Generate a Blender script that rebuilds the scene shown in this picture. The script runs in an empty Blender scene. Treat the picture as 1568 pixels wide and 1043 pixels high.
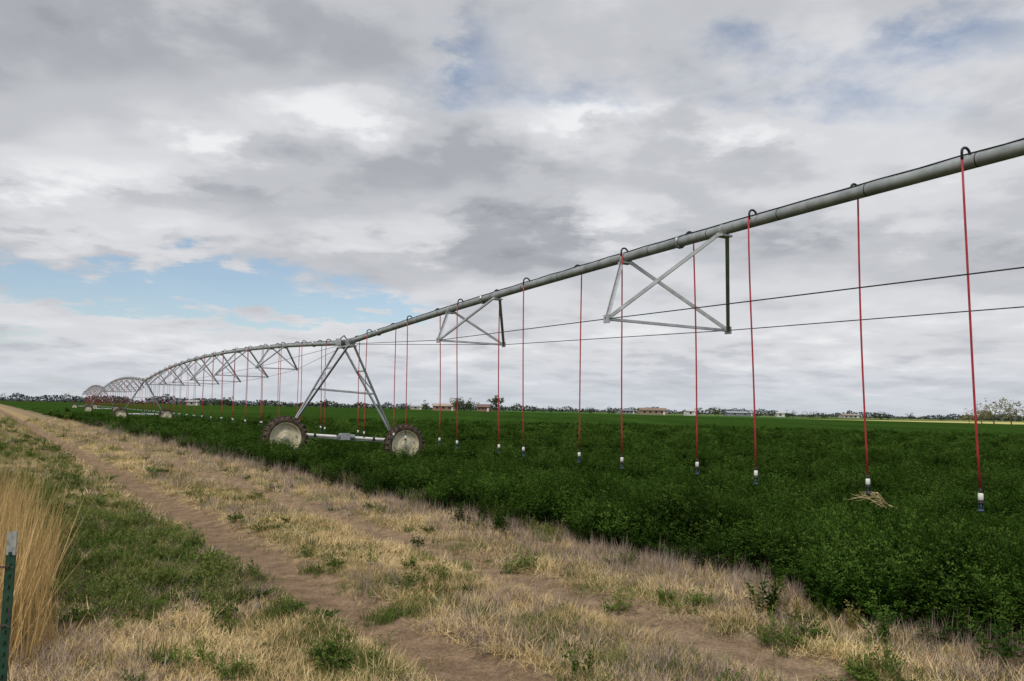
import bpy, math, numpy as np
from mathutils import Vector, Matrix
rng=np.random.default_rng(7)
S=bpy.context.scene
COL=S.collection
# ---------------------------------------------------------------- helpers
WN=np.array([.829,.559]); LN=np.array([-.559,.829])   # road frame: across (w), along (l)
def wl(x,y): return x*WN[0]+y*WN[1], x*LN[0]+y*LN[1]
def xy(w,l): return w*WN[0]+l*LN[0], w*WN[1]+l*LN[1]
def sm(a,b,x):
    t=np.clip((x-a)/(b-a),0,1); return t*t*(3-2*t)
def _h(i,j,s):
    v=np.sin(i*127.1+j*311.7+s*74.7)*43758.5453
    return v-np.floor(v)
def vn(x,y,s=0):
    x=np.asarray(x,float); y=np.asarray(y,float)
    i=np.floor(x); j=np.floor(y); fx=x-i; fy=y-j
    fx=fx*fx*(3-2*fx); fy=fy*fy*(3-2*fy)
    a=_h(i,j,s);b=_h(i+1,j,s);c=_h(i,j+1,s);d=_h(i+1,j+1,s)
    return (a*(1-fx)+b*fx)*(1-fy)+(c*(1-fx)+d*fx)*fy
def fbm(x,y,s=0,o=4):
    r=0;a=.5;t=0
    for k in range(o):
        r=r+a*vn(x*2**k,y*2**k,s+k); t+=a; a*=.5
    return r/t
def edge(l): return 6.1+1.9*(fbm(l*.55,l*0+3.1,5,5)-.45)+.45*np.exp(-((l-9.3)/1.3)**2)
def gz(x,y):
    w,l=wl(x,y)
    r=np.sqrt(x*x+y*y)
    z=-.38*sm(6.6,12.5,w)
    wob=.12*(fbm(l*.3,l*0,9,3)-.5)
    z=z-.08*np.exp(-((w+wob-2.6)/.32)**4)-.055*np.exp(-((w+wob-4.4)/.28)**4)
    z=z+(.07*(fbm(x*1.3,y*1.3,2,4)-.5)+.03*(fbm(x*7,y*7,3,3)-.5))*(1-sm(40,90,r))
    z=z+.10*sm(1.9,-.5,w)
    return z
def newmesh(name,V,F,mats=(),midx=None,smooth=False,link=True):
    me=bpy.data.meshes.new(name)
    me.from_pydata([tuple(v) for v in V],[],[tuple(f) for f in F])
    for m in mats: me.materials.append(m)
    if midx is not None: me.polygons.foreach_set('material_index',midx)
    if smooth: me.polygons.foreach_set('use_smooth',[True]*len(me.polygons))
    me.update()
    ob=bpy.data.objects.new(name,me)
    if link: COL.objects.link(ob)
    return ob
def empty(name,loc=(0,0,0)):
    e=bpy.data.objects.new(name,None); e.location=loc; e.empty_display_size=.3; COL.objects.link(e); return e
def child(ob,par):
    ob.parent=par; ob.matrix_parent_inverse=Matrix.Translation(-Vector(par.location))
class MB:
    def __init__(s): s.V=[];s.F=[];s.M=[]
    def add(s,V,F,m=0):
        o=len(s.V); s.V+= [tuple(v) for v in V]; s.F+=[tuple(i+o for i in f) for f in F]; s.M+=[m]*len(F)
    def tube(s,P,R,n=8,m=0,cap=True):
        P=[Vector(p) for p in P]
        if not hasattr(R,'__len__'): R=[R]*len(P)
        V=[];F=[]
        ref=None
        for i,p in enumerate(P):
            d=(P[min(i+1,len(P)-1)]-P[max(i-1,0)]).normalized()
            if ref is None: ref=Vector((0,0,1)) if abs(d.z)<.9 else Vector((1,0,0))
            a=(ref-d*ref.dot(d)).normalized(); b=d.cross(a); ref=a
            for k in range(n):
                t=2*math.pi*k/n; V.append(p+(a*math.cos(t)+b*math.sin(t))*R[i])
        for i in range(len(P)-1):
            for k in range(n): F.append((i*n+k,i*n+(k+1)%n,(i+1)*n+(k+1)%n,(i+1)*n+k))
        if cap: F.append(tuple(range(n))[::-1]); F.append(tuple((len(P)-1)*n+k for k in range(n)))
        s.add(V,F,m)
    def box(s,c,sz,m=0,R=None):
        V=[]
        for x in(-.5,.5):
            for y in(-.5,.5):
                for z in(-.5,.5):
                    v=Vector((x*sz[0],y*sz[1],z*sz[2]))
                    if R is not None: v=R@v
                    V.append(Vector(c)+v)
        s.add(V,[(0,1,3,2),(4,6,7,5),(0,4,5,1),(2,3,7,6),(0,2,6,4),(1,5,7,3)],m)
    def angle(s,a,b,w=.06,m=0,up=Vector((0,0,1))):   # steel angle iron between two points
        a=Vector(a);b=Vector(b);d=(b-a).normalized()
        u=(up-d*up.dot(d)).normalized(); v=d.cross(u); t=.008
        for (p,q) in (((0,0),(w,t)),((0,t),(t,w))):
            V=[]
            for e in(a,b):
                for (i,j) in((p[0],p[1]),(q[0],p[1]),(q[0],q[1]),(p[0],q[1])): V.append(e+u*(i-w/2)+v*(j-w/2))
            s.add(V,[(0,1,2,3),(7,6,5,4),(0,4,5,1),(1,5,6,2),(2,6,7,3),(3,7,4,0)],m)
    def obj(s,name,mats,smooth=False,link=True): return newmesh(name,s.V,s.F,mats,s.M,smooth,link)
# ---------------------------------------------------------------- materials
class NT:
    def __init__(s,tree): s.t=tree; s.n=tree.nodes; s.l=tree.links
    def node(s,ty,**k):
        n=s.n.new(ty)
        for a,b in k.items(): setattr(n,a,b)
        return n
    def put(s,sock,v):
        if isinstance(v,bpy.types.NodeSocket): s.l.new(v,sock)
        elif v is not None: sock.default_value=v
    def math(s,op,a,b=None,c=None,clamp=False):
        n=s.node('ShaderNodeMath',operation=op); n.use_clamp=clamp
        s.put(n.inputs[0],a)
        if b is not None: s.put(n.inputs[1],b)
        if c is not None: s.put(n.inputs[2],c)
        return n.outputs[0]
    def noise(s,vec,scale,detail=4,rough=.55,dist=0):
        n=s.node('ShaderNodeTexNoise'); s.put(n.inputs['Vector'],vec)
        n.inputs['Scale'].default_value=scale;n.inputs['Detail'].default_value=detail
        n.inputs['Roughness'].default_value=rough;n.inputs['Distortion'].default_value=dist
        return n.outputs['Fac']
    def ramp(s,fac,stops,interp='LINEAR'):
        n=s.node('ShaderNodeValToRGB'); r=n.color_ramp; r.interpolation=interp
        while len(r.elements)<len(stops): r.elements.new(.5)
        for e,(p,c) in zip(r.elements,stops):
            e.position=p; e.color=(c[0],c[1],c[2],1) if hasattr(c,'__len__') else (c,c,c,1)
        s.put(n.inputs['Fac'],fac); return n.outputs['Color']
    def mix(s,f,a,b,bt='MIX'):
        n=s.node('ShaderNodeMix',data_type='RGBA',blend_type=bt)
        s.put(n.inputs[0],f)
        for i,v in((6,a),(7,b)):
            if isinstance(v,tuple): v=(v[0],v[1],v[2],1)
            s.put(n.inputs[i],v)
        return n.outputs[2]
    def mr(s,v,a,b,c=0,d=1,smooth=False):
        n=s.node('ShaderNodeMapRange'); 
        if smooth: n.interpolation_type='SMOOTHSTEP'
        s.put(n.inputs[0],v)
        for i,q in enumerate((a,b,c,d)): n.inputs[i+1].default_value=q
        return n.outputs[0]
def newmat(name):
    m=bpy.data.materials.new(name); m.use_nodes=True; t=NT(m.node_tree); t.n.clear()
    out=t.node('ShaderNodeOutputMaterial'); return m,t,out
def surf(name,c1,c2=None,rough=.6,metal=0,nscale=6,bump=.0,spec=.3):
    m,t,out=newmat(name); p=t.node('ShaderNodeBsdfPrincipled'); 
    geo=t.node('ShaderNodeNewGeometry')
    c2=c2 or tuple(x*.7 for x in c1)
    f=t.noise(geo.outputs['Position'],nscale,5,.6)
    c=t.ramp(f,[(.35,c2),(.62,c1)])
    t.l.new(c,p.inputs['Base Color']); p.inputs['Roughness'].default_value=rough; p.inputs['Metallic'].default_value=metal
    p.inputs['Specular IOR Level'].default_value=spec
    if bump:
        b=t.node('ShaderNodeBump'); b.inputs['Strength'].default_value=bump; b.inputs['Distance'].default_value=.02
        t.l.new(t.noise(geo.outputs['Position'],nscale*5,4),b.inputs['Height']); t.l.new(b.outputs[0],p.inputs['Normal'])
    t.l.new(p.outputs[0],out.inputs[0]); return m
def foliage(name,cols,trans=.25,lf=.35,lfs=.5):
    m,t,out=newmat(name); oi=t.node('ShaderNodeObjectInfo'); geo=t.node('ShaderNodeNewGeometry')
    n=len(cols); c=t.ramp(oi.outputs['Random'],[(i/(n-1),q) for i,q in enumerate(cols)])
    f=t.mr(t.noise(geo.outputs['Position'],lfs,1),.3,.7,1-lf,1+lf)
    c=t.mix(1.0,c,f,'MULTIPLY')
    d=t.node('ShaderNodeBsdfDiffuse'); t.l.new(c,d.inputs[0])
    if trans>0:
        tr=t.node('ShaderNodeBsdfTranslucent'); mx=t.node('ShaderNodeMixShader'); t.l.new(c,tr.inputs[0]); mx.inputs[0].default_value=trans
        t.l.new(d.outputs[0],mx.inputs[1]); t.l.new(tr.outputs[0],mx.inputs[2]); t.l.new(mx.outputs[0],out.inputs[0])
    else: t.l.new(d.outputs[0],out.inputs[0])
    return m
def ground_mat():
    m,t,out=newmat('verge_soil_and_fields'); geo=t.node('ShaderNodeNewGeometry'); P=geo.outputs['Position']
    def dot(v):
        dp=t.node('ShaderNodeVectorMath',operation='DOT_PRODUCT'); t.l.new(P,dp.inputs[0]); dp.inputs[1].default_value=v; return dp.outputs['Value']
    w=dot((.829,.559,0)); l=dot((-.559,.829,0))
    n1=t.noise(P,1.1,3,.6); n2=t.noise(P,6,2,.6)
    w2=t.math('ADD',w,t.math('ADD',t.math('MULTIPLY',t.math('SUBTRACT',n1,.5),.45),t.math('MULTIPLY',t.math('SUBTRACT',n2,.5),.5)))
    f=t.mr(w2,-2,8)
    straw=(.38,.285,.15)
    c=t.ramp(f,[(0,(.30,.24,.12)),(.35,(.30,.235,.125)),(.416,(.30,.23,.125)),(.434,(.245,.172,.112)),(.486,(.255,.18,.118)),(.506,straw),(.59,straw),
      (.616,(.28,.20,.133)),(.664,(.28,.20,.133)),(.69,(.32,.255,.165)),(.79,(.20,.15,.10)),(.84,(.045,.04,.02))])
    off=t.ramp(f,[(0,1),(.40,1),(.43,.0),(.49,.0),(.52,.7),(.6,.6),(.62,.1),(.66,.1),(.69,.9),(1,.3)])
    gp=t.mr(n1,.45,.60)
    c=t.mix(t.math('MULTIPLY',t.math('MULTIPLY',gp,off),.6),c,(.14,.155,.05))
    gr=t.mr(t.noise(P,.9,3,.65),.52,.62)
    c=t.mix(t.math('MULTIPLY',t.math('MULTIPLY',gr,off),.6),c,(.26,.21,.17))
    fn=t.noise(P,38,3,.7)
    fine=t.mr(fn,.25,.75,.6,1.35)
    c=t.mix(1.0,c,fine,'MULTIPLY')
    mid=t.mr(n2,.3,.7,.72,1.22)
    c=t.mix(1.0,c,mid,'MULTIPLY')
    mp=t.node('ShaderNodeMapping'); t.l.new(P,mp.inputs[0]); mp.inputs['Rotation'].default_value=(0,0,-math.radians(34)); mp.inputs['Scale'].default_value=(.006,.0012,1)
    band=t.noise(mp.outputs[0],1.0,2,.5)
    far=t.ramp(band,[(.35,(.05,.10,.035)),(.47,(.14,.17,.07)),(.52,(.30,.28,.13)),(.6,(.09,.14,.05))],'LINEAR')
    yel=t.mix(t.mr(l,235,260),(.46,.42,.17),(.05,.11,.03))
    c=t.mix(t.mr(w,280,290),c,yel); c=t.mix(t.mr(w,520,620),c,far)
    c=t.mix(t.mr(w,-60,-200),c,far)
    p=t.node('ShaderNodeBsdfDiffuse'); t.l.new(c,p.inputs['Color'])
    b=t.node('ShaderNodeBump'); b.inputs['Strength'].default_value=1; b.inputs['Distance'].default_value=.045
    t.l.new(t.noise(P,22,4,.75),b.inputs['Height']); t.l.new(b.outputs[0],p.inputs['Normal'])
    t.l.new(p.outputs[0],out.inputs[0]); return m
M_ground=ground_mat()
def canopy_mat():
    m,t,out=newmat('alfalfa_canopy'); geo=t.node('ShaderNodeNewGeometry'); P=geo.outputs['Position']
    c=t.ramp(t.noise(P,1.2,5,.75),[(.3,(.012,.030,.005)),(.5,(.029,.064,.011)),(.68,(.048,.098,.019))])
    mp=t.node('ShaderNodeMapping'); t.l.new(P,mp.inputs[0]); mp.inputs['Rotation'].default_value=(0,0,-math.radians(34)); mp.inputs['Scale'].default_value=(.12,.01,1)
    c=t.mix(1.0,c,t.mr(t.noise(mp.outputs[0],1,3,.6),.3,.7,.68,1.32),'MULTIPLY')
    d=t.node('ShaderNodeBsdfDiffuse'); t.l.new(c,d.inputs[0])
    b=t.node('ShaderNodeBump'); b.inputs['Strength'].default_value=1; b.inputs['Distance'].default_value=.12
    t.l.new(t.noise(P,6,3,.7),b.inputs['Height']); t.l.new(b.outputs[0],d.inputs['Normal'])
    t.l.new(d.outputs[0],out.inputs[0]); return m
M_canopy=canopy_mat()
M_alf=foliage('alfalfa_lower_leaves',[(.011,.028,.004),(.018,.043,.006),(.025,.054,.008),(.033,.067,.012)],0,.4,.8)
M_alft=foliage('alfalfa_tip_leaves',[(.022,.050,.007),(.035,.073,.011),(.050,.095,.016),(.078,.128,.026)],.25,.4,.8)  # lighter than lower leaves: younger growth plus top-to-bottom shading painted into the colour
M_straw=foliage('straw_blades',[(.33,.235,.11),(.52,.39,.19),(.66,.52,.29),(.43,.32,.17),(.60,.47,.26)],0,.25,.6)
M_grey=foliage('dead_weed_twigs',[(.25,.19,.155),(.37,.30,.25),(.30,.225,.18)],0,.2,.6)
M_green=foliage('weed_leaves',[(.04,.078,.016),(.068,.11,.024),(.10,.14,.032),(.055,.095,.02)],.25,.3,.8)
M_grass=foliage('green_grass_blades',[(.07,.11,.024),(.11,.148,.035),(.165,.185,.06),(.09,.125,.03)],.25,.3,.8)
M_olive=foliage('olive_weed_leaves',[(.13,.145,.04),(.20,.18,.055),(.09,.12,.028)],.25,.3,.8)
M_tall=foliage('tall_dry_grass_blades',[(.42,.29,.12),(.54,.39,.19),(.34,.235,.10)],0,.2,.8)
M_steel=surf('galvanised_steel',(.46,.48,.49),(.32,.34,.35),.38,.45,5,.05,.5)
M_pipe=surf('weathered_galvanised_pipe',(.33,.365,.365),(.20,.225,.23),.36,.4,3,.05,.5)
M_dark=surf('black_rubber_fittings',(.02,.02,.022),(.012,.012,.013),.5)
M_hose=surf('red_hose_rubber',(.44,.032,.045),(.30,.022,.03),.5,0,9)
M_tyre=surf('muddy_tyre',(.12,.092,.066),(.036,.031,.027),.9,0,9,.4,.1)
M_rim=surf('cream_wheel_rim',(.66,.61,.44),(.48,.43,.30),.6,0,5,.1)
M_white=surf('white_painted_shaft_cover',(.74,.74,.72),(.56,.55,.52),.5)
M_nwhite=surf('sprinkler_weight_plastic',(.72,.72,.70),(.6,.6,.58),.4)
M_blue=surf('blue_grey_sprinkler_pad',(.05,.09,.16),(.04,.05,.08),.4)
M_pgreen=surf('green_post_paint',(.02,.06,.035),(.015,.04,.027),.5,0,20)
M_ptop=surf('pale_post_tip_paint',(.36,.38,.36),(.2,.22,.21),.5,.2,30)
M_wire=surf('rusty_wire',(.12,.09,.07),(.06,.05,.04),.7,.5)
M_trunk=surf('bark',(.10,.08,.06),(.05,.04,.03),.9)
# ---------------------------------------------------------------- sky / world
def px(x): return (x-784)/1200
def py(x,y): return (627+.0198*(x-784)-y)/1200*1.0
W=bpy.data.worlds.new("World"); S.world=W; W.use_nodes=True
try: W.cycles.sampling_method='NONE'
except Exception: pass
t=NT(W.node_tree); t.n.clear(); out=t.node('ShaderNodeOutputWorld')
tc=t.node('ShaderNodeTexCoord'); sp=t.node('ShaderNodeSeparateXYZ'); t.l.new(tc.outputs['Generated'],sp.inputs[0])
X,Y,Z=sp.outputs
zz=t.math('ADD',t.math('MAXIMUM',Z,0),.16)
cb=t.node('ShaderNodeCombineXYZ'); t.l.new(t.math('DIVIDE',X,zz),cb.inputs[0]); t.l.new(t.math('DIVIDE',Y,zz),cb.inputs[1])
Q=cb.outputs[0]
nA=t.noise(Q,1.5,4,.50,.15); nB=t.noise(Q,4.2,6,.55,.1)
mpq=t.node('ShaderNodeMapping'); t.l.new(Q,mpq.inputs[0]); mpq.inputs['Location'].default_value=(7.3,2.1,0)
nC=t.noise(mpq.outputs[0],2.6,6,.6)
ys=t.math('MAXIMUM',Y,.05)
U=t.math('ADD',t.math('DIVIDE',X,ys),t.math('MULTIPLY',t.math('SUBTRACT',nC,.5),.36))
V=t.math('ADD',t.math('DIVIDE',Z,ys),t.math('MULTIPLY',t.math('SUBTRACT',nB,.5),.13))
def blob(x,y,sx,sy,a):
    du=t.math('DIVIDE',t.math('SUBTRACT',U,px(x)),sx/1200); dv=t.math('DIVIDE',t.math('SUBTRACT',V,py(x,y)),sy/1200)
    e=t.math('EXPONENT',t.math('MULTIPLY',t.math('ADD',t.math('MULTIPLY',du,du),t.math('MULTIPLY',dv,dv)),-1))
    return t.math('MULTIPLY',e,a)
L=t.math('ADD',t.math('MULTIPLY',t.math('SUBTRACT',nA,.5),.85),t.math('MULTIPLY',t.math('SUBTRACT',nB,.5),.65))
L=t.math('ADD',L,.57)
L=t.math('ADD',L,t.mr(Z,.50,.8,0,.4))
for b in [(470,155,130,30,.46),(300,205,60,22,.42),(890,158,110,18,.48),(1130,190,60,22,.33),(80,260,170,45,.34),(940,330,80,40,.36),(1250,120,350,110,.10),
          (180,50,400,90,-.32),(640,250,260,40,-.18),(800,345,70,50,-.38),(350,310,330,26,-.14),(1230,370,120,40,-.26),(740,400,150,22,-.18),(1420,330,120,30,.12),
          (120,350,200,22,.2),(300,520,500,70,.20),(1200,500,500,80,.18),(1380,560,300,40,.08),(600,340,120,30,.15),(1450,240,160,40,.12)]:
    L=t.math('ADD',L,blob(*b))
cc=t.ramp(L,[(.08,(.29,.305,.335)),(.32,(.405,.42,.455)),(.52,(.54,.555,.59)),(.72,(.685,.695,.725)),(1.0,(.86,.865,.88))],'EASE')
B=t.math('MULTIPLY',t.math('SUBTRACT',nC,.5),1.6)
for b in [(110,440,250,36,1.0),(430,462,180,30,1.0),(330,412,130,28,.75),(740,40,50,70,.30),(1540,10,150,60,.45),(760,130,280,60,.34),(1250,150,320,46,.36),(1100,60,300,50,.22),(560,480,110,18,.6),(20,520,80,16,.6),(1350,60,260,40,.20),(170,590,160,10,.3)]:
    B=t.math('ADD',B,blob(*b))
cover=t.math('SUBTRACT',1,t.mr(B,.20,.80,0,.9,True))
hz=t.mr(Z,0,.09,1,0,True)
cc=t.mix(t.math('MULTIPLY',hz,.7),cc,(.60,.64,.70))
sky=t.node('ShaderNodeTexSky'); sky.sky_type='NISHITA'; sky.sun_disc=False; sky.sun_elevation=math.radians(50); sky.sun_rotation=math.radians(207); sky.air_density=1.0; sky.dust_density=.8; sky.ozone_density=1.2
bg1=t.node('ShaderNodeBackground'); t.l.new(sky.outputs[0],bg1.inputs[0]); bg1.inputs[1].default_value=.12
bg2=t.node('ShaderNodeBackground'); t.l.new(cc,bg2.inputs[0]); bg2.inputs[1].default_value=1.0
mx=t.node('ShaderNodeMixShader'); t.l.new(cover,mx.inputs[0]); t.l.new(bg1.outputs[0],mx.inputs[1]); t.l.new(bg2.outputs[0],mx.inputs[2]); t.l.new(mx.outputs[0],out.inputs[0])
sd=bpy.data.lights.new('sun','SUN'); sd.energy=2.3; sd.angle=math.radians(14); sd.color=(1,.94,.85)
so=bpy.data.objects.new('sun',sd); COL.objects.link(so)
az=math.radians(207); el=math.radians(50)
so.rotation_euler=Vector((-math.sin(az)*math.cos(el),-math.cos(az)*math.cos(el),-math.sin(el))).to_track_quat('-Z','Y').to_euler()
# ---------------------------------------------------------------- camera
cd=bpy.data.cameras.new('camera'); cam=bpy.data.objects.new('camera',cd); COL.objects.link(cam); S.camera=cam
cd.sensor_width=36; cd.lens=36*1200/1568; cd.clip_start=.05; cd.clip_end=20000
cam.matrix_world=Matrix.Translation((0,0,1.6))@Matrix.Rotation(math.radians(95.02),4,'X')@Matrix.Rotation(math.radians(1.13),4,'Z')
S.view_settings.view_transform='Standard'; S.view_settings.look='None'; S.view_settings.exposure=0
# ---------------------------------------------------------------- ground sheet
def axis(lo,hi,n,far,k):
    g=np.geomspace(.2,far,k)
    return np.concatenate([(lo-g)[::-1],np.linspace(lo,hi,n),hi+g])
def sheet(name,wa,la,zf,mat,smooth=True):
    WW,LL=np.meshgrid(wa,la); x,y=xy(WW,LL); z=zf(x,y,WW,LL)
    V=np.stack([x,y,z],-1).reshape(-1,3); nw=len(wa); nl=len(la)
    i,j=np.meshgrid(np.arange(nl-1),np.arange(nw-1),indexing='ij')
    a=(i*nw+j).ravel(); F=np.stack([a,a+1,a+nw+1,a+nw],-1)
    return newmesh(name,V.tolist(),F.tolist(),[mat],None,smooth)
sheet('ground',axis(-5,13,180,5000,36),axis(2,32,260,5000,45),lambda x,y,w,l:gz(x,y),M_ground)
road=empty('dirt_road')
for nm,c,hw in(('left_rut',2.6,.40),('right_rut',4.4,.33)):
    la=np.concatenate([np.linspace(-20,2,60),np.linspace(2.1,34,300),np.geomspace(34.5,900,60)]); wa=np.linspace(-1,1,11)
    WW,LL=np.meshgrid(wa,la); ww=c+WW*hw*(1+.5*(fbm(LL*1.1,LL*0+c,4,3)-.5))-.12*(fbm(LL*.3,LL*0,9,3)-.5)
    x,y=xy(ww,LL); V=np.stack([x,y,gz(x,y)+.008*(1-np.abs(WW)**4)-.004*np.abs(WW)**4],-1).reshape(-1,3)
    i,j=np.meshgrid(np.arange(len(la)-1),np.arange(10),indexing='ij'); a=(i*11+j).ravel()
    ob=newmesh(nm,V.tolist(),np.stack([a,a+1,a+12,a+11],-1).tolist(),[M_ground],None,True); child(ob,road)
# ---------------------------------------------------------------- scatter machinery
def proto_coll(name,obs):
    c=bpy.data.collections.new(name)
    for o in obs: c.objects.link(o)
    return c
def scatter(name,x,y,z,rot,scl,vid,coll):
    N=len(x); me=bpy.data.meshes.new(name); me.vertices.add(N)
    me.vertices.foreach_set('co',np.stack([x,y,z],-1).astype(np.float32).ravel())
    a=me.attributes.new('rot','FLOAT_VECTOR','POINT'); a.data.foreach_set('vector',rot.astype(np.float32).ravel())
    a=me.attributes.new('scl','FLOAT_VECTOR','POINT'); a.data.foreach_set('vector',scl.astype(np.float32).ravel())
    a=me.attributes.new('vid','INT','POINT'); a.data.foreach_set('value',vid.astype(np.int32))
    me.update(); ob=bpy.data.objects.new(name,me); COL.objects.link(ob)
    g=bpy.data.node_groups.new(name+'_scatter','GeometryNodeTree')
    g.interface.new_socket('Geometry',in_out='INPUT',socket_type='NodeSocketGeometry'); g.interface.new_socket('Geometry',in_out='OUTPUT',socket_type='NodeSocketGeometry')
    n=g.nodes; gi=n.new('NodeGroupInput'); go=n.new('NodeGroupOutput'); ip=n.new('GeometryNodeInstanceOnPoints'); ci=n.new('GeometryNodeCollectionInfo')
    ci.inputs['Collection'].default_value=coll; ci.inputs['Separate Children'].default_value=True; ci.inputs['Reset Children'].default_value=True
    def na(nm,ty):
        q=n.new('GeometryNodeInputNamedAttribute'); q.data_type=ty; q.inputs['Name'].default_value=nm; return q.outputs['Attribute']
    k=g.links.new; k(gi.outputs[0],ip.inputs['Points']); k(ci.outputs[0],ip.inputs['Instance']); ip.inputs['Pick Instance'].default_value=True
    k(na('vid','INT'),ip.inputs['Instance Index']); k(na('rot','FLOAT_VECTOR'),ip.inputs['Rotation']); k(na('scl','FLOAT_VECTOR'),ip.inputs['Scale'])
    k(ip.outputs[0],go.inputs[0])
    md=ob.modifiers.new('scatter','NODES'); md.node_group=g
    return ob
def blades(name,n,rad,lmin,lmax,lean0,lean1,wid,mat,seed,curl=.8,seg=3):
    r=np.random.default_rng(seed); V=[];F=[]
    for i in range(n):
        a=r.uniform(0,6.283); rr=rad*math.sqrt(r.uniform()); b=np.array([rr*math.cos(a),rr*math.sin(a),-.01])
        h=r.uniform(0,6.283); le=r.uniform(lean0,lean1); Ln=r.uniform(lmin,lmax); side=np.array([-math.sin(h),math.cos(h),0])
        p=b.copy(); o=len(V)
        for s in range(seg+1):
            f=s/seg; ww=wid*(1-f)**.7*r.uniform(.8,1.1)
            if s<seg: V+= [p-side*ww/2,p+side*ww/2]
            else: V.append(p.copy())
            th=le+curl*f*le*.6
            p=p+Ln/seg*np.array([math.sin(th)*math.cos(h),math.sin(th)*math.sin(h),math.cos(th)])
        for s in range(seg-1): F.append((o+2*s,o+2*s+1,o+2*s+3,o+2*s+2))
        F.append((o+2*seg-2,o+2*seg-1,o+2*seg))
    return newmesh(name,V,F,[mat],None,False,False)
def leafy(name,stems,rad,h0,h1,nodes,per,ls,mat,seed,lean=.35,mat2=None):
    r=np.random.default_rng(seed); V=[];F=[];mi=[]
    for i in range(stems):
        a=r.uniform(0,6.283); rr=rad*math.sqrt(r.uniform()); b=np.array([rr*math.cos(a),rr*math.sin(a),0.])
        h=a+r.normal(0,.6); le=lean*r.uniform(.1,1); H=r.uniform(h0,h1)
        def pt(f): return b+H*np.array([math.sin(le)*f*f*math.cos(h),math.sin(le)*f*f*math.sin(h),f*math.cos(le*f)])
        s=np.array([-math.sin(h),math.cos(h),0])*.0018; o=len(V)
        for f in(0,.5,1): V+=[pt(f)-s,pt(f)+s]
        F+=[(o,o+1,o+3,o+2),(o+2,o+3,o+5,o+4)]; mi+=[0,0]
        for k in range(nodes):
            f=.2+.8*(k+r.uniform(0,.8))/nodes; c=pt(min(f,1)); base=r.uniform(0,6.283)
            for q in range(per):
                g=base+(q-1)*.9; up=r.uniform(-.1,.9); d=np.array([math.cos(g)*math.cos(up),math.sin(g)*math.cos(up),math.sin(up)])
                sd_=np.array([-math.sin(g),math.cos(g),r.uniform(-.5,.5)]); l=ls*r.uniform(.7,1.3)*(1.1-.45*f); st=c+d*.012; o=len(V)
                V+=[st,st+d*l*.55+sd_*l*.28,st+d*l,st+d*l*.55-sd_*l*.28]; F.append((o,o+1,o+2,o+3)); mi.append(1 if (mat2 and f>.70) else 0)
    return newmesh(name,V,F,[mat]+([mat2] if mat2 else []),mi,False,False)
def polar(N,r0,r1,a0=-50,a1=50,rn=7.5):
    r=np.exp(rng.uniform(math.log(r0),math.log(r1),N)); a=np.radians(rng.uniform(a0,a1,N))
    k=rng.uniform(size=N)<(r/rn); r=r[k];a=a[k]; return r*np.sin(a),r*np.cos(a),r
# ---------------------------------------------------------------- crop
T1=np.array([-5.8,27.4]); D=np.array([31.7,-53.0]); DL=np.linalg.norm(D); u=D/DL; nn=np.array([-.858,-.513])
def along(x,y): return (x-T1[0])*u[0]+(y-T1[1])*u[1]
crop=empty('alfalfa_field')
def clump(x,y): return .75*(fbm(x*1.5,y*1.5,21,3)-.5)+.6*(fbm(x*.5,y*.5,27,3)-.5)
def czf(x,y,w,l):
    r=np.sqrt(x*x+y*y); base=gz(x,y); e=edge(l)
    h=.08+.24*sm(25,80,r)+.05*(fbm(x*.8,y*.8,31,4)-.5)*1.0+.10*(fbm(x*.15,y*.15,33,3)-.5)*sm(60,120,r)
    return base+np.where(w<e+.35,-.05,h)
wa=np.concatenate([np.linspace(5.4,14,70),14+np.geomspace(.2,274,110)]); la=np.concatenate([-60+np.linspace(0,60,30),np.linspace(.3,40,240),40+np.geomspace(.3,760,130)])
c=sheet('canopy_understorey',wa,la,czf,M_canopy); child(c,crop)
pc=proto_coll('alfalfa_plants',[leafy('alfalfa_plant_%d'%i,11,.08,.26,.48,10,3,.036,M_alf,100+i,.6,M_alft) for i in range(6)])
x,y,r=polar(40000,4.5,100,-48,44); w,l=wl(x,y); e=edge(l)
keep=(w>e)&(rng.uniform(size=len(x))<sm(-.15,.4,w-e)+.2)
al=along(x,y)
for tk in(0,DL*-1): keep&=~((np.abs(al-tk-.4)<.30)&(w>7.6))
x,y,r,w,l,e=[q[keep] for q in(x,y,r,w,l,e)]
xs,ys_,rs=polar(9000,4.5,60); w2,l2=wl(xs,ys_); k2=(w2<edge(l2))&(w2>4.9)&(rng.uniform(size=len(xs))<.32*sm(.55,.7,fbm(xs*1.4,ys_*1.4,41,3))*sm(4.9,6,w2)+.004)
xs,ys_,rs=xs[k2],ys_[k2],rs[k2]
x=np.concatenate([x,xs]);y=np.concatenate([y,ys_]);r=np.concatenate([r,rs]); w,l=wl(x,y); e=edge(l)
N=len(x); cl=clump(x,y)
hs=np.clip((1+2.0*cl*(1-sm(30,60,r)*.5))*rng.uniform(.7,1.22,N)*(.72+.33*sm(-.3,.5,w-e)),.35,1.6); ws=np.maximum(1.0,(r/14)**.75)*rng.uniform(.85,1.3,N)
rot=np.stack([rng.normal(0,.18,N),rng.normal(0,.18,N),rng.uniform(0,6.283,N)],-1)
o=scatter('alfalfa_plants',x,y,gz(x,y)-.01,rot,np.stack([ws,ws,hs],-1),rng.integers(0,6,N),pc); child(o,crop)
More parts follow.
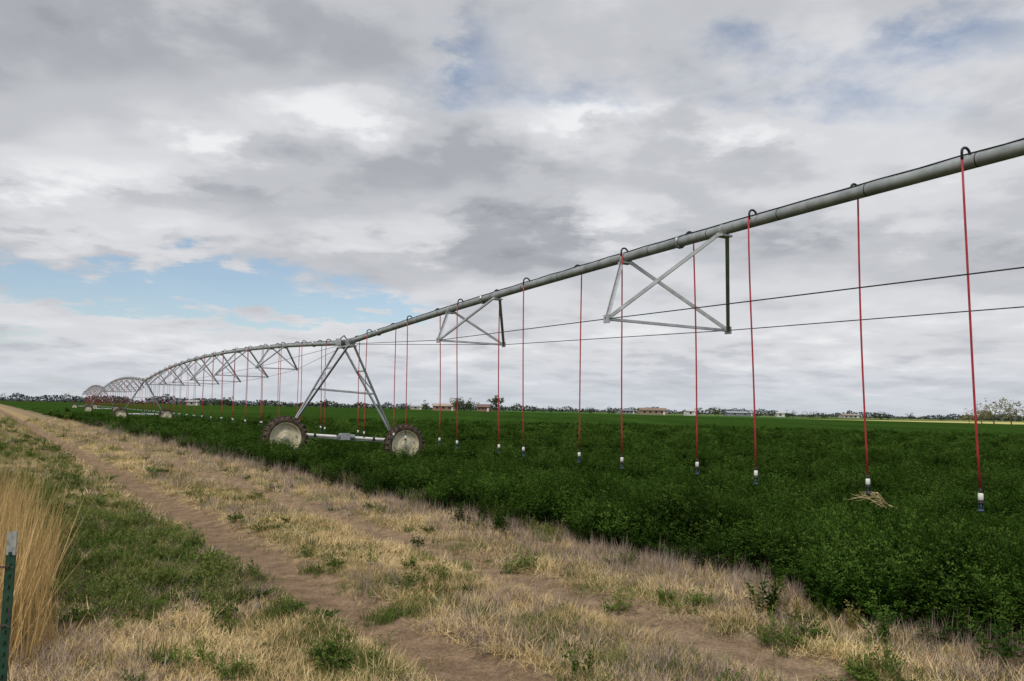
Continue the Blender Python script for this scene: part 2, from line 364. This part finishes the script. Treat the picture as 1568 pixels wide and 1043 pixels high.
# ---------------------------------------------------------------- verge plants
pstraw=proto_coll('straw_tufts',[blades('straw_tuft_%d'%i,34,.10,.05,.17,.4,1.45,.0045,M_straw,200+i) for i in range(5)])
pgrey=proto_coll('dead_weed_tufts',[blades('dead_tuft_%d'%i,40,.08,.04,.17,.1,1.1,.004,M_grey,220+i,.3) for i in range(4)])
pgreen=proto_coll('green_weed_tufts',[blades('green_tuft_0',34,.07,.06,.17,.1,1.0,.008,M_green,230),blades('green_tuft_1',40,.09,.08,.2,.1,.8,.006,M_grass,231),
   leafy('green_tuft_2',9,.07,.05,.14,7,3,.032,M_green,232,.9),leafy('green_tuft_3',9,.09,.08,.2,7,2,.03,M_grass,233,.7)])
pgrass=proto_coll('green_grass_tufts',[blades('grass_tuft_%d'%i,26,.09,.05,.15,.2,1.2,.0045,M_grass,236+i) for i in range(3)])
polive=proto_coll('olive_weed_tufts',[leafy('olive_tuft_%d'%i,7,.06,.12,.28,9,3,.026,M_olive,240+i,.4) for i in range(3)])
ptall=proto_coll('tall_grass_tufts',[blades('tall_tuft_%d'%i,64,.13,.35,.95,.02,.42,.006,M_tall,250+i,.9,4) for i in range(3)])
def rots(N,s=.15): return np.stack([rng.normal(0,s,N),rng.normal(0,s,N),rng.uniform(0,6.283,N)],-1)
def greenzone(w,l): return sm(-.6,.2,w)*sm(2.25,1.7,w)*sm(6.0,7.6,l)*(1-sm(22,34,l)*.6)
def rutmask(w,l):
    wo=.12*(fbm(l*.3,l*0,9,3)-.5); ww=w+wo+.36*(fbm(l*1.5,w*2.5,14,4)-.5)
    return np.exp(-((ww-2.6)/.37)**6), np.exp(-((ww-4.4)/.28)**6)*sm(.22,.42,fbm(l*.5,l*0+2,17,2)+.10)
x,y,r=polar(64000,3.0,75); w,l=wl(x,y); a,b=rutmask(w,l)
patch=fbm(x*.7,y*.7,51,4)
p=(1-.985*a)*(1-.955*b)*sm(6.5,5.7,w)*(.45+.8*patch)*(1-.7*greenzone(w,l))*sm(-14,-8,w)
k=rng.uniform(size=len(x))<p; x,y,r,a,b=x[k],y[k],r[k],a[k],b[k]; N=len(x)
s=rng.uniform(.6,1.2,N)*np.maximum(1,(r/9)**.45)*(.6+.8*fbm(x*1.6,y*1.6,55,3))*(1-.4*np.maximum(a,b))
scatter('dry_grass',x,y,gz(x,y),rots(N),np.stack([s,s,s*rng.uniform(.45,1.0,N)],-1),rng.integers(0,5,N),pstraw)
x,y,r=polar(36000,3.0,60); w,l=wl(x,y); a,b=rutmask(w,l); patch=fbm(x*.8,y*.8,61,4)
p=(1-a)*(1-b)*(sm(4.7,5.4,w)*sm(7.0,6.3,w)+.75*sm(.48,.60,patch)*(w<6))*(1-.6*greenzone(w,l))
k=rng.uniform(size=len(x))<p; x,y,r,w=x[k],y[k],r[k],w[k]; N=len(x); s=rng.uniform(.6,1.2,N)*np.maximum(1,(r/9)**.5)
scatter('dead_weeds',x,y,gz(x,y),rots(N),np.stack([s,s,s*rng.uniform(.6,1.1,N)*(1+.7*sm(5.2,6,w))],-1),rng.integers(0,4,N),pgrey)
x,y,r=polar(60000,3.0,75); w,l=wl(x,y); a,b=rutmask(w,l); patch=fbm(x*.6,y*.6,71,4); p2=fbm(x*2.2,y*2.2,75,3)
p=(1-a)*(1-b)*(w<6.2)*(1.0*greenzone(w,l)*sm(.25,.45,p2)+.55*sm(.41,.55,patch)*sm(.33,.58,p2)+.6*np.exp(-((w-1.95)/.35)**2)*sm(.38,.58,p2)+.9*np.exp(-((w-3.5)/.5)**2)*sm(.36,.56,p2)+.5*sm(30,60,r)*sm(.4,.6,patch))
k=rng.uniform(size=len(x))<p; x,y,r=x[k],y[k],r[k]; N=len(x); s=rng.uniform(.6,1.15,N)*np.maximum(1,(r/10)**.5)
scatter('green_grass',x,y,gz(x,y),rots(N),np.stack([s,s,s*rng.uniform(.7,1.2,N)],-1),rng.integers(0,3,N),pgrass)
x,y,r=polar(34000,3.2,70); w,l=wl(x,y); a,b=rutmask(w,l); patch=fbm(x*.9,y*.9,71,4); p2=fbm(x*2.6,y*2.6,76,3)
p=(1-a)*(1-b)*(.95*greenzone(w,l)*sm(.38,.56,patch)+.6*np.exp(-((w-2.05)/.2)**2)*sm(.48,.63,p2)+.5*sm(.59,.68,p2)*sm(.43,.57,patch)*(w<6.2))
k=rng.uniform(size=len(x))<p; x,y,r=x[k],y[k],r[k]
for (cx,cy,n,sp_) in [(-.95,6.3,9,.09),(-1.85,7.9,9,.12),(.1,8.2,7,.12),(-.45,8.3,4,.06),(1.55,6.6,10,.14),(2.3,6.1,14,.16),(2.25,5.0,14,.12),(-1.6,4.7,5,.06),(-2.1,4.9,5,.05),(-1.05,4.9,4,.06),(-2.9,6.0,12,.25),(.85,6.6,5,.08),(1.9,5.6,8,.12),(-2.3,6.6,10,.2)]:
    xx=cx+rng.normal(0,sp_,n); yy=cy+rng.normal(0,sp_,n); x=np.concatenate([x,xx]); y=np.concatenate([y,yy]); r=np.concatenate([r,np.hypot(xx,yy)])
N=len(x); s=rng.uniform(.5,1.1,N)*np.maximum(1,(r/10)**.5)
scatter('green_weeds',x,y,gz(x,y),rots(N),np.stack([s,s,s*rng.uniform(.8,1.4,N)],-1),rng.integers(0,4,N),pgreen)
x,y,r=polar(26000,4,80); w,l=wl(x,y); e=edge(l); p=np.exp(-((w-e+.05)/.28)**2)*sm(.42,.66,fbm(x*.9,y*.9,81,3))*.6
k=rng.uniform(size=len(x))<p; x,y,r=x[k],y[k],r[k]; N=len(x); s=rng.uniform(.5,1.0,N)*np.maximum(1,(r/12)**.5)
scatter('olive_weeds',x,y,gz(x,y),rots(N),np.stack([s,s,s],-1),rng.integers(0,3,N),polive)
N=620; ww=rng.uniform(-2.2,.62,N); ll=rng.uniform(5.4,12.5,N); k=ww<(.62-.10*np.abs(ll-7.8)); x,y=xy(ww[k],ll[k]); N=len(x); s=rng.uniform(.55,1.15,N)
scatter('tall_dry_grass',x,y,gz(x,y),rots(N,.09),np.stack([s,s,s],-1),rng.integers(0,3,N),ptall)
# ---------------------------------------------------------------- centre pivot machine
piv=empty('center_pivot_irrigation_machine',(T1[0],T1[1],0))
u3=Vector((u[0],u[1],0)); n3=Vector((nn[0],nn[1],0)).normalized()
BOW=.84; HP=3.8
def tower_xy(i): return T1+D*(1-i)       # tower 0 behind the camera, 1 the near one
def pipe_pt(i,t):                        # span i runs from tower i+1 (t=0) to tower i (t=1)
    a=tower_xy(i+1)+D*t; return Vector((a[0],a[1],HP+4*BOW*t*(1-t)))
def make_wheel():
    mb=MB(); n=40
    def lathe(prof,m):
        V=[];F=[]
        for (a,rr) in prof:
            for k in range(n):
                th=2*math.pi*k/n; V.append((rr*math.cos(th),a,rr*math.sin(th)))
        for i in range(len(prof)-1):
            for k in range(n): F.append((i*n+k,i*n+(k+1)%n,(i+1)*n+(k+1)%n,(i+1)*n+k))
        mb.add(V,F,m)
    lathe([(-.11,.49),(-.15,.53),(-.165,.60),(-.15,.66),(-.09,.69),(0,.70),(.09,.69),(.15,.66),(.165,.60),(.15,.53),(.11,.49)],0)
    lathe([(-.13,.52),(-.14,.50),(-.12,.485),(-.05,.47),(-.03,.44),(-.02,.30),(-.06,.20),(-.06,.13),(-.09,.12),(-.10,.06),(-.10,.001)],1)
    lathe([(.13,.52),(.14,.50),(.12,.485),(.05,.47),(.03,.44),(.02,.30),(-.02,.2),(-.02,.001)],1)
    for k in range(24):
        for sgn in(-1,1):
            th=2*math.pi*(k+.5*(sgn>0))/24; c=Vector((.69*math.cos(th),sgn*.085,.69*math.sin(th)))
            Rm=Matrix.Rotation(-th,3,'Y')@Matrix.Rotation(sgn*.65,3,'X')
            mb.box(c,(.085,.19,.045),0,Rm)
    for k in range(8):
        th=2*math.pi*k/8; mb.tube([(.09*math.cos(th),-.06,.09*math.sin(th)),(.09*math.cos(th),-.10,.09*math.sin(th))],.012,6,2)
    for k in range(4):
        th=2*math.pi*k/4+.4; mb.box((.37*math.cos(th),-.035,.37*math.sin(th)),(.05,.03,.09),2,Matrix.Rotation(-th,3,'Y'))
    mb.tube([(0,-.10,0),(0,-.13,0)],.05,10,2)
    o=mb.obj('wheel',[M_tyre,M_rim,M_steel],False,False); return o.data
wheel_me=make_wheel()
wc=0
for i in range(0,5):
    tx,ty=tower_xy(i); mb=MB(); base=Vector((tx,ty,0))
    ends={}
    for sgn in(1,-1):       # +1 = camera side (n3)
        q=base+n3*(2.12*sgn)+u3*.42
        zc=(.51 if sgn>0 else .27) if i==1 else float(gz(np.array(q.x),np.array(q.y)))+.62
        ends[sgn]=zc
        wo=bpy.data.objects.new('wheel_%d'%(wc+1),wheel_me); COL.objects.link(wo); wc+=1
        Xa=n3; Ya=-u3; Mx=Matrix((Xa,Ya,Xa.cross(Ya))).transposed().to_4x4()
        Mx=Mx@Matrix.Rotation(rng.uniform(0,1),4,'Y'); Mx.translation=(q.x,q.y,zc); wo.matrix_world=Mx; child(wo,piv)
    A={s:base+n3*(1.95*s)+Vector((0,0,ends[s]+.12)) for s in ends}
    dd=(A[1]-A[-1]).normalized()
    mb.box((A[1]+A[-1])/2,((A[1]-A[-1]).length+.3,.12,.14),0,Matrix((dd,u3,dd.cross(u3))).transposed())
    off=u3*.16+Vector((0,0,.02)); c0=(A[1]+A[-1])/2
    for s in(1,-1):
        mb.tube([c0+(A[s]-c0)*.16+off,c0+(A[s]-c0)*.92+off],.052,10,1)
        mb.tube([c0+(A[s]-c0)*.52+off,c0+(A[s]-c0)*.56+off],.065,10,2)
        mb.tube([A[s]+u3*.42,A[s]-Vector((0,0,.12))+u3*.02],.07,8,0)
        mb.box(A[s]+u3*.14-Vector((0,0,.08)),(.26,.26,.28),0)
    mb.box(c0+off+Vector((0,0,.02)),(.34,.2,.22),0,Matrix((n3,u3,Vector((0,0,1)))).transposed())
    mb.tube([c0+off-n3*.35,c0+off+n3*.2+Vector((0,0,.05))],.085,10,3)
    top={}
    for s in(1,-1):
        for e in(-.55,.55):
            tp=base+u3*e+n3*(.09*s)+Vector((0,0,HP-.10)); top[(s,e)]=tp
            mb.angle(A[s],tp,.085,0,up=u3)
    def on(s,e,f): return A[s].lerp(top[(s,e)],f)
    for e in(-.55,.55):
        mb.angle(on(1,e,.50),on(-1,e,.50),.05,0)
    for s in(1,-1):
        mb.angle(on(s,-.55,.50),on(s,.55,.50),.05,0); mb.angle(on(s,-.55,.74),on(s,.55,.74),.045,0)
        mb.angle(on(s,-.55,.74),on(s,.55,.50),.04,0)
    mb.box(base+Vector((0,0,HP-.13)),(1.3,.3,.05),0,Matrix((u3,n3,Vector((0,0,1)))).transposed())
    mb.tube([base+u3*-.28+Vector((0,0,HP)),base+u3*.28+Vector((0,0,HP))],.115,14,2)
    for e in(-.3,.3,-.5,.5): mb.tube([base+u3*(e-.02)+Vector((0,0,HP)),base+u3*(e+.02)+Vector((0,0,HP))],.15,14,0)
    mb.box(base+n3*.32+u3*.1+Vector((0,0,HP+.02)),(.18,.14,.22),0)
    mb.tube([base+n3*.28+u3*.1+Vector((0,0,HP+.12)),base+n3*.1+Vector((0,0,HP+.26)),base-n3*.1+u3*-.3+Vector((0,0,HP+.16))],.02,6,2)
    mb.tube([on(1,.55,f)+u3*(.05+.03*math.sin(f*14)) for f in np.linspace(0,1,14)],.012,5,2)
    o=mb.obj('tower_frame_%d'%(i+1),[M_steel,M_white,M_dark,M_pipe]); child(o,piv)
stations=[.1515+.11616*k for k in range(7)]; drop=[1.0,1.38,1.62,1.68,1.62,1.38,1.0]; half=[.92,1.36,1.45,1.5,1.45,1.36,.92]
HT=[.3495,.3242,.2980,.2738,.2490,.2220,.1945,.1690,.1430,.1165]
for i in range(0,4):
    mb=MB(); P=[pipe_pt(i,t) for t in np.linspace(.008,.992,60)]
    mb.tube(P,.084,16,1)
    for k in range(0,9):
        tt=.049+.1111*k; p=pipe_pt(i,tt); d=(pipe_pt(i,tt+.001)-pipe_pt(i,tt-.001)).normalized()
        mb.tube([p-d*.02,p+d*.02],.112,14,1); mb.tube([p-d*.05,p-d*.03],.097,14,1)
        for q in range(6):
            th=q*1.047; o_=n3*(.1*math.cos(th))+Vector((0,0,.1*math.sin(th))); mb.tube([p+o_-d*.035,p+o_+d*.035],.009,5,0)
    mb.tube([pipe_pt(i,t)+Vector((0,0,.094+.006*math.sin(t*400)))+n3*.02 for t in np.linspace(.01,.99,120)],.011,6,2)
    for t in np.linspace(.03,.97,42):
        p=pipe_pt(i,t); mb.tube([p-u3*.006,p+u3*.006],.087,12,2)
    nodes=[]
    ds=1.22/DL
    for st,dr,ha in zip(stations,drop,half):
        pc_=pipe_pt(i,st); pa=pipe_pt(i,st-ds); pb=pipe_pt(i,st+ds)
        nd={s:pc_+n3*(ha*s)-Vector((0,0,dr)) for s in(1,-1)}; nodes.append(nd)
        for s in(1,-1):
            for e in(pa,pb): mb.angle(nd[s],e+n3*(.07*s)-Vector((0,0,.05)),.062,0)
            mb.box(nd[s],(.14,.03,.13),0,Matrix((u3,n3,Vector((0,0,1)))).transposed())
        mb.angle(nd[1],nd[-1],.05,0)
        for e in(pa,pb):
            mb.box(e-Vector((0,0,.10)),(.16,.22,.03),0,Matrix((u3,n3,Vector((0,0,1)))).transposed())
            mb.tube([e-u3*.03,e+u3*.03],.092,14,0)
    for s in(1,-1):
        pts=[pipe_pt(i,.012)+n3*(.12*s)-Vector((0,0,.12))]+[nd[s] for nd in nodes]+[pipe_pt(i,.988)+n3*(.12*s)-Vector((0,0,.12))]
        for a,b in zip(pts[:-1],pts[1:]): mb.tube([a,b],.0078,6,2)
    o=mb.obj('span_truss_%d'%(i+1),[M_steel,M_pipe,M_dark]); child(o,piv)
    for p in o.data.polygons: p.use_smooth=p.material_index>=1
    hb=MB()
    for k in range(-24,14):
        t_=HT[k] if 0<=k<10 else (.3503-.0259*k)
        if t_>.985 or t_<.012: continue
        s=1 if k%2==0 else -1
        p=pipe_pt(i,t_); e=.16+rng.normal(0,.01)
        arc=[p+Vector((0,0,.06))]
        for q in range(0,9):
            th=math.pi*q/8; arc.append(p+n3*s*(e/2-e/2*math.cos(th))+Vector((0,0,.085+.07*math.sin(th))))
        arc.append(p+n3*s*e+Vector((0,0,.0)))
        hb.tube(arc,.016,8,0)
        st=p+n3*s*e+Vector((0,0,.03)); zb_=.80+rng.normal(0,.014)
        lean=Vector((.055+rng.normal(0,.014)+(.05 if k==0 else 0),rng.normal(0,.02),0))
        H=[st+lean*(f**1.3)+Vector((0,0,(zb_-st.z)*f))+n3*.015*math.sin(f*3.1+k)+u3*.008*math.sin(f*5+k*2) for f in np.linspace(0,1,9)]
        hb.tube(H,.0125,8,1)
        b=H[-1]; v=lambda dz:b+Vector((0,0,dz))
        hb.tube([v(.05),v(.0),v(-.005)],[.018,.018,.016],8,0)
        hb.tube([v(0),v(-.01),v(-.07),v(-.085)],[.02,.028,.030,.018],10,2)
        hb.tube([v(-.085),v(-.10),v(-.12),v(-.13)],[.02,.03,.032,.014],10,0)
        for a3 in range(3):
            th=a3*2.09; hb.tube([v(-.12)+Vector((.027*math.cos(th),.027*math.sin(th),0)),v(-.19)+Vector((.027*math.cos(th),.027*math.sin(th),0))],.005,4,3)
        hb.tube([v(-.175),v(-.19),v(-.20)],[.014,.034,.03],10,3)
    o=hb.obj('drop_hoses_%d'%(i+1),[M_dark,M_hose,M_nwhite,M_blue],True); child(o,piv)
# ---------------------------------------------------------------- fence post with wire
fp=empty('fence_post',(-2.44,3.93,0)); mb=MB()
def tpost(z0,z1,m):
    mb.box((-2.44,3.93,(z0+z1)/2),(.046,.006,z1-z0),m); mb.box((-2.44,3.93+.021,(z0+z1)/2),(.006,.036,z1-z0),m)
tpost(-.1,.84,0); tpost(.84,.95,1)
for k in range(17): mb.box((-2.44,3.93-.007,.0+k*.053),(.012,.009,.014),0)
o=mb.obj('post_shaft',[M_pgreen,M_ptop]); child(o,fp)
mb=MB()
for z in(.78,.5,.22):
    P=[Vector((-2.44,3.918,z)),Vector((-3.6,3.9+.25,z-.03)),Vector((-6.5,4.3+.3,z+.02))]
    mb.tube(P,.0022,5,0); mb.tube([p+Vector((0,.004,.004)) for p in P],.002,5,0)
    mb.tube([(-2.47,3.91,z),(-2.44,3.915,z+.012),(-2.41,3.91,z)],.002,5,0)
    for k in range(8):
        q=P[0].lerp(P[1],(k+.5)/8); mb.tube([q+Vector((0,-.01,-.012)),q+Vector((0,.01,.012))],.0015,4,0)
mb.tube([(-2.42,3.9,.62),(-2.395,3.9,.5),(-2.40,3.9,.36),(-2.375,3.9,.2),(-2.39,3.9,.02)],.0025,5,0)
o=mb.obj('barbed_wire',[M_wire]); child(o,fp)
# ---------------------------------------------------------------- dead branch lying on the crop
mb=MB(); c0=Vector((5.22,11.3,.30)); M_twig=surf('bleached_twig',(.55,.42,.24),(.40,.30,.16),.8)
def twig(p,d,L,r,dep):
    pts=[p]; q=p; dd=d.copy()
    for k in range(4):
        dd=(dd+Vector(rng.normal(0,.2,3))).normalized(); q=q+dd*L/4; q.z=min(max(q.z,c0.z-.02),c0.z+.22); pts.append(q)
    mb.tube(pts,[r*(1-.17*k) for k in range(5)],5,0)
    if dep:
        for k in range(3):
            nd=(dd+Vector(rng.normal(0,.5,3))).normalized(); nd.z*=.6; twig(pts[1+k],nd,L*.62,r*.6,dep-1)
twig(c0+Vector((.30,0,0)),Vector((-1,.1,.12)),.5,.010,2); twig(c0+Vector((.22,0,.02)),Vector((-1,-.3,.45)).normalized(),.42,.008,2)
twig(c0+Vector((.1,0,.02)),Vector((-.8,.3,.5)).normalized(),.36,.007,2); twig(c0+Vector((.15,0,0)),Vector((-.4,.3,.6)).normalized(),.2,.005,1)
mb.obj('dead_branch',[M_twig])
# ---------------------------------------------------------------- trees
def tree(name,X,Y,H,Wd,cols,dens=900,leaf=.45,trunkf=.25):
    e_=empty(name,(X,Y,0)); mb=MB(); tips=[]; g=float(gz(np.array(X),np.array(Y)))
    def br(p,d,L,r,dep):
        q=p+d*L; m_=p.lerp(q,.5)+Vector(rng.normal(0,L*.06,3)); mb.tube([p,m_,q],[r,r*.8,r*.55],6,0,False); tips.append(q); tips.append(m_)
        if dep:
            for k in range(3):
                nd=(d+Vector(rng.normal(0,.55,3))+Vector((0,0,.12))); nd.x*=Wd/H*1.5; nd.y*=Wd/H*1.5; br(q,nd.normalized(),L*rng.uniform(.6,.85),r*.55,dep-1)
    n0=1 if H/Wd>.9 else 2
    for k in range(n0): br(Vector((X+k*Wd*.18,Y,g-.2)),Vector((rng.normal(0,.08),rng.normal(0,.08),1)).normalized(),H*trunkf,H*.028,4)
    o=mb.obj('trunk_and_limbs',[M_trunk]); child(o,e_)
    T=np.array([tuple(q) for q in tips[2:]]); V=[];F=[];mi=[]
    lob=[(X+rng.normal(0,Wd*.24),Y+rng.normal(0,Wd*.2),g+H*rng.uniform(.32,.86),rng.uniform(.12,.22)*Wd) for _ in range(11)]
    for k in range(dens):
        if rng.uniform()<.45: b=T[rng.integers(len(T))]+rng.normal(0,Wd*.05,3)
        else:
            lx,ly,lz,lr=lob[rng.integers(11)]; v=rng.normal(0,1,3); v/=np.linalg.norm(v); b=np.array([lx,ly,lz])+v*lr*rng.uniform(.5,1)
        b[2]=min(max(b[2],g+H*.1),g+H*1.02)
        a=rng.normal(0,1,3);a/=np.linalg.norm(a);c_=np.cross(a,rng.normal(0,1,3));c_/=np.linalg.norm(c_)
        s=leaf*rng.uniform(.5,1.2); o_=len(V); V+=[b-a*s,b+c_*s*.6,b+a*s,b-c_*s*.6]; F.append((o_,o_+1,o_+2,o_+3)); mi.append(int(rng.integers(len(cols))))
    o=newmesh('crown',V,F,cols,mi); child(o,e_)
def lm(n,c): return surf(n,c,tuple(q*.6 for q in c),.9,0,.8)
ML=[lm('leaf_dark',(.05,.07,.025)),lm('leaf_mid',(.09,.11,.04)),lm('leaf_light',(.13,.15,.06))]
MP=[lm('spring_leaf_a',(.20,.215,.10)),lm('spring_leaf_b',(.27,.27,.15)),lm('spring_leaf_c',(.15,.15,.09))]
MD=[lm('dark_leaf_a',(.03,.05,.025)),lm('dark_leaf_b',(.05,.075,.035))]
def at(pxx,Dd): return px(pxx)*Dd,Dd
for (a,Dd,H,Wd,mm,dn) in [(762,430,11.5,7.5,ML,500),(700,480,9,9,ML,600),(718,490,8.2,11,ML,700),(708,485,7.4,12,MD,500),(655,500,7,6.5,ML,400),(500,520,6.6,8,MD,450),(355,520,7,8,MD,450),(340,530,5.6,7,MD,300),(317,540,5.4,8,MD,300),
      (1100,450,6.4,6.5,ML,400),(1395,470,5,5,MD,250),(1345,480,5.2,7,MD,300),(1358,485,4.6,6,MD,250),(935,520,5,8,MD,350),(845,520,5,6,MD,250),(0,520,5.8,6,MD,300),(620,520,5,8,MD,250),(905,540,5,8,MD,250),(1065,520,4.6,6,MD,250),(815,540,4.6,9,MD,300),(980,530,4.4,8,MD,250),(1155,540,4.4,9,MD,250),
      (1522,300,10.8,11,MP,520),(1503,310,8.6,9,MP,360),(1548,305,9.6,9,MP,420),(1484,305,5.6,6,MP,260),(1575,305,8.5,8,MP,320),(735,500,6,9,MD,450),(1240,500,4.4,11,MD,350),(1210,500,4.6,9,MD,350),(1260,510,3.8,9,MD,300),(445,540,4.6,8,MD,250),(580,540,4.8,9,MD,250),(1440,520,4.2,9,MD,250)]:
    X_,Y_=at(a,Dd); tree('tree',X_,Y_,H,Wd,mm,dn,(.022 if mm is MP else .034)*H+.18)
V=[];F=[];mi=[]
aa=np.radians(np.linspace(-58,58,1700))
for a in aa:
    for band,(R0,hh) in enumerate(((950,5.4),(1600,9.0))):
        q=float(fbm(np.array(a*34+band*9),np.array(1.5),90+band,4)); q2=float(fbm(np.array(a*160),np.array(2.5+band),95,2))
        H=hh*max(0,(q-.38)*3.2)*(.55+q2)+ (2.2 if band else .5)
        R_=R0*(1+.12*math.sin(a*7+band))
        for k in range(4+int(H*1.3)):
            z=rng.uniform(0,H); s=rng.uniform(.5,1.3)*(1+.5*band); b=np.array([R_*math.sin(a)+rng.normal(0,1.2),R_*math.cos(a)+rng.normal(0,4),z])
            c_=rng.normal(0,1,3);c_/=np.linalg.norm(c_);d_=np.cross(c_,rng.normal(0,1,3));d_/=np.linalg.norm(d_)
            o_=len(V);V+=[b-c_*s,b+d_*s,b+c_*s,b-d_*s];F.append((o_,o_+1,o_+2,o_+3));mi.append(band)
newmesh('distant_trees',V,F,[lm('hazed_far_leaf_a',(.06,.08,.055)),lm('hazed_far_leaf_b',(.12,.15,.16))],mi)  # aerial haze painted into the leaf colours, bluest in the farther band
# ---------------------------------------------------------------- farm buildings
def house(name,pxx,Dd,w,d,h,rh,cw,cr,rot=.0,wins=3):
    X_,Y_=at(pxx,Dd); e_=empty(name,(X_,Y_,0)); R=Matrix.Rotation(rot,3,'Z'); C=Vector((X_,Y_,0))
    Mw=surf(name+'_walls',cw,None,.8,0,1);Mr=surf(name+'_roof_m',cr,None,.8,0,1)
    def P(x,y,z): return C+R@Vector((x,y,z))
    mb=MB(); V=[P(-w/2,-d/2,-.1),P(w/2,-d/2,-.1),P(w/2,d/2,-.1),P(-w/2,d/2,-.1),P(-w/2,-d/2,h),P(w/2,-d/2,h),P(w/2,d/2,h),P(-w/2,d/2,h),P(-w/2,0,h+rh-.15),P(w/2,0,h+rh-.15)]
    mb.add(V,[(0,1,5,4),(1,2,6,9,5),(2,3,7,6),(3,0,4,8,7)]); child(mb.obj('walls',[Mw]),e_)
    mb=MB(); o=.5
    for s in(-1,1):
        V=[P(-w/2-o,s*(d/2+o),h-.2),P(w/2+o,s*(d/2+o),h-.2),P(w/2+o,0,h+rh),P(-w/2-o,0,h+rh)]; V+=[v+Vector((0,0,.18)) for v in V]
        mb.add(V,[(0,1,2,3),(4,5,6,7),(0,1,5,4),(1,2,6,5),(3,0,4,7)])
    child(mb.obj('roof',[Mr]),e_)
    mb=MB()
    for k in range(wins):
        x_=-w/2+w*(k+.7)/(wins+.6); mb.box(P(x_,-d/2-.03,h*.55),(1.4,.08,1.2),0,R); mb.box(P(x_,-d/2-.05,h*.55-.68),(1.7,.1,.12),1,R)
    child(mb.obj('windows',[M_dark,M_white]),e_)
    mb=MB(); mb.box(P(w*.38,-d/2-.04,1.05),(1.1,.1,2.1),0,R); child(mb.obj('door',[M_white]),e_)
house('farm_house',682,500,14,8,2.9,1.3,(.32,.20,.13),(.38,.32,.26),.1)
house('brick_house',744,490,8,7,2.8,1.5,(.24,.12,.08),(.18,.12,.10),-.2)
house('farm_house',1000,500,17,9,2.8,1.3,(.31,.23,.16),(.24,.17,.13),.05,4)
house('farm_shed',1057,500,6,5,2.8,.8,(.62,.61,.58),(.5,.5,.5),.2,1)
house('metal_barn',1133,580,20,9,2.4,.9,(.22,.24,.26),(.30,.34,.38),.0,2)
house('farm_house',960,620,12,8,2.4,1.0,(.26,.26,.24),(.2,.22,.25),.3,3)
house('farm_shed',640,640,9,6,2.4,1.0,(.40,.36,.32),(.36,.36,.38),.1,1)
house('farm_shed',1195,540,5,5,2.6,.8,(.58,.57,.54),(.45,.45,.46),-.1,1)
house('farm_house',1300,640,14,8,2.2,1.0,(.42,.38,.34),(.3,.25,.22),.1,3)
house('farm_shed',300,560,8,6,2.6,1.0,(.42,.40,.37),(.34,.34,.36),.1,1)
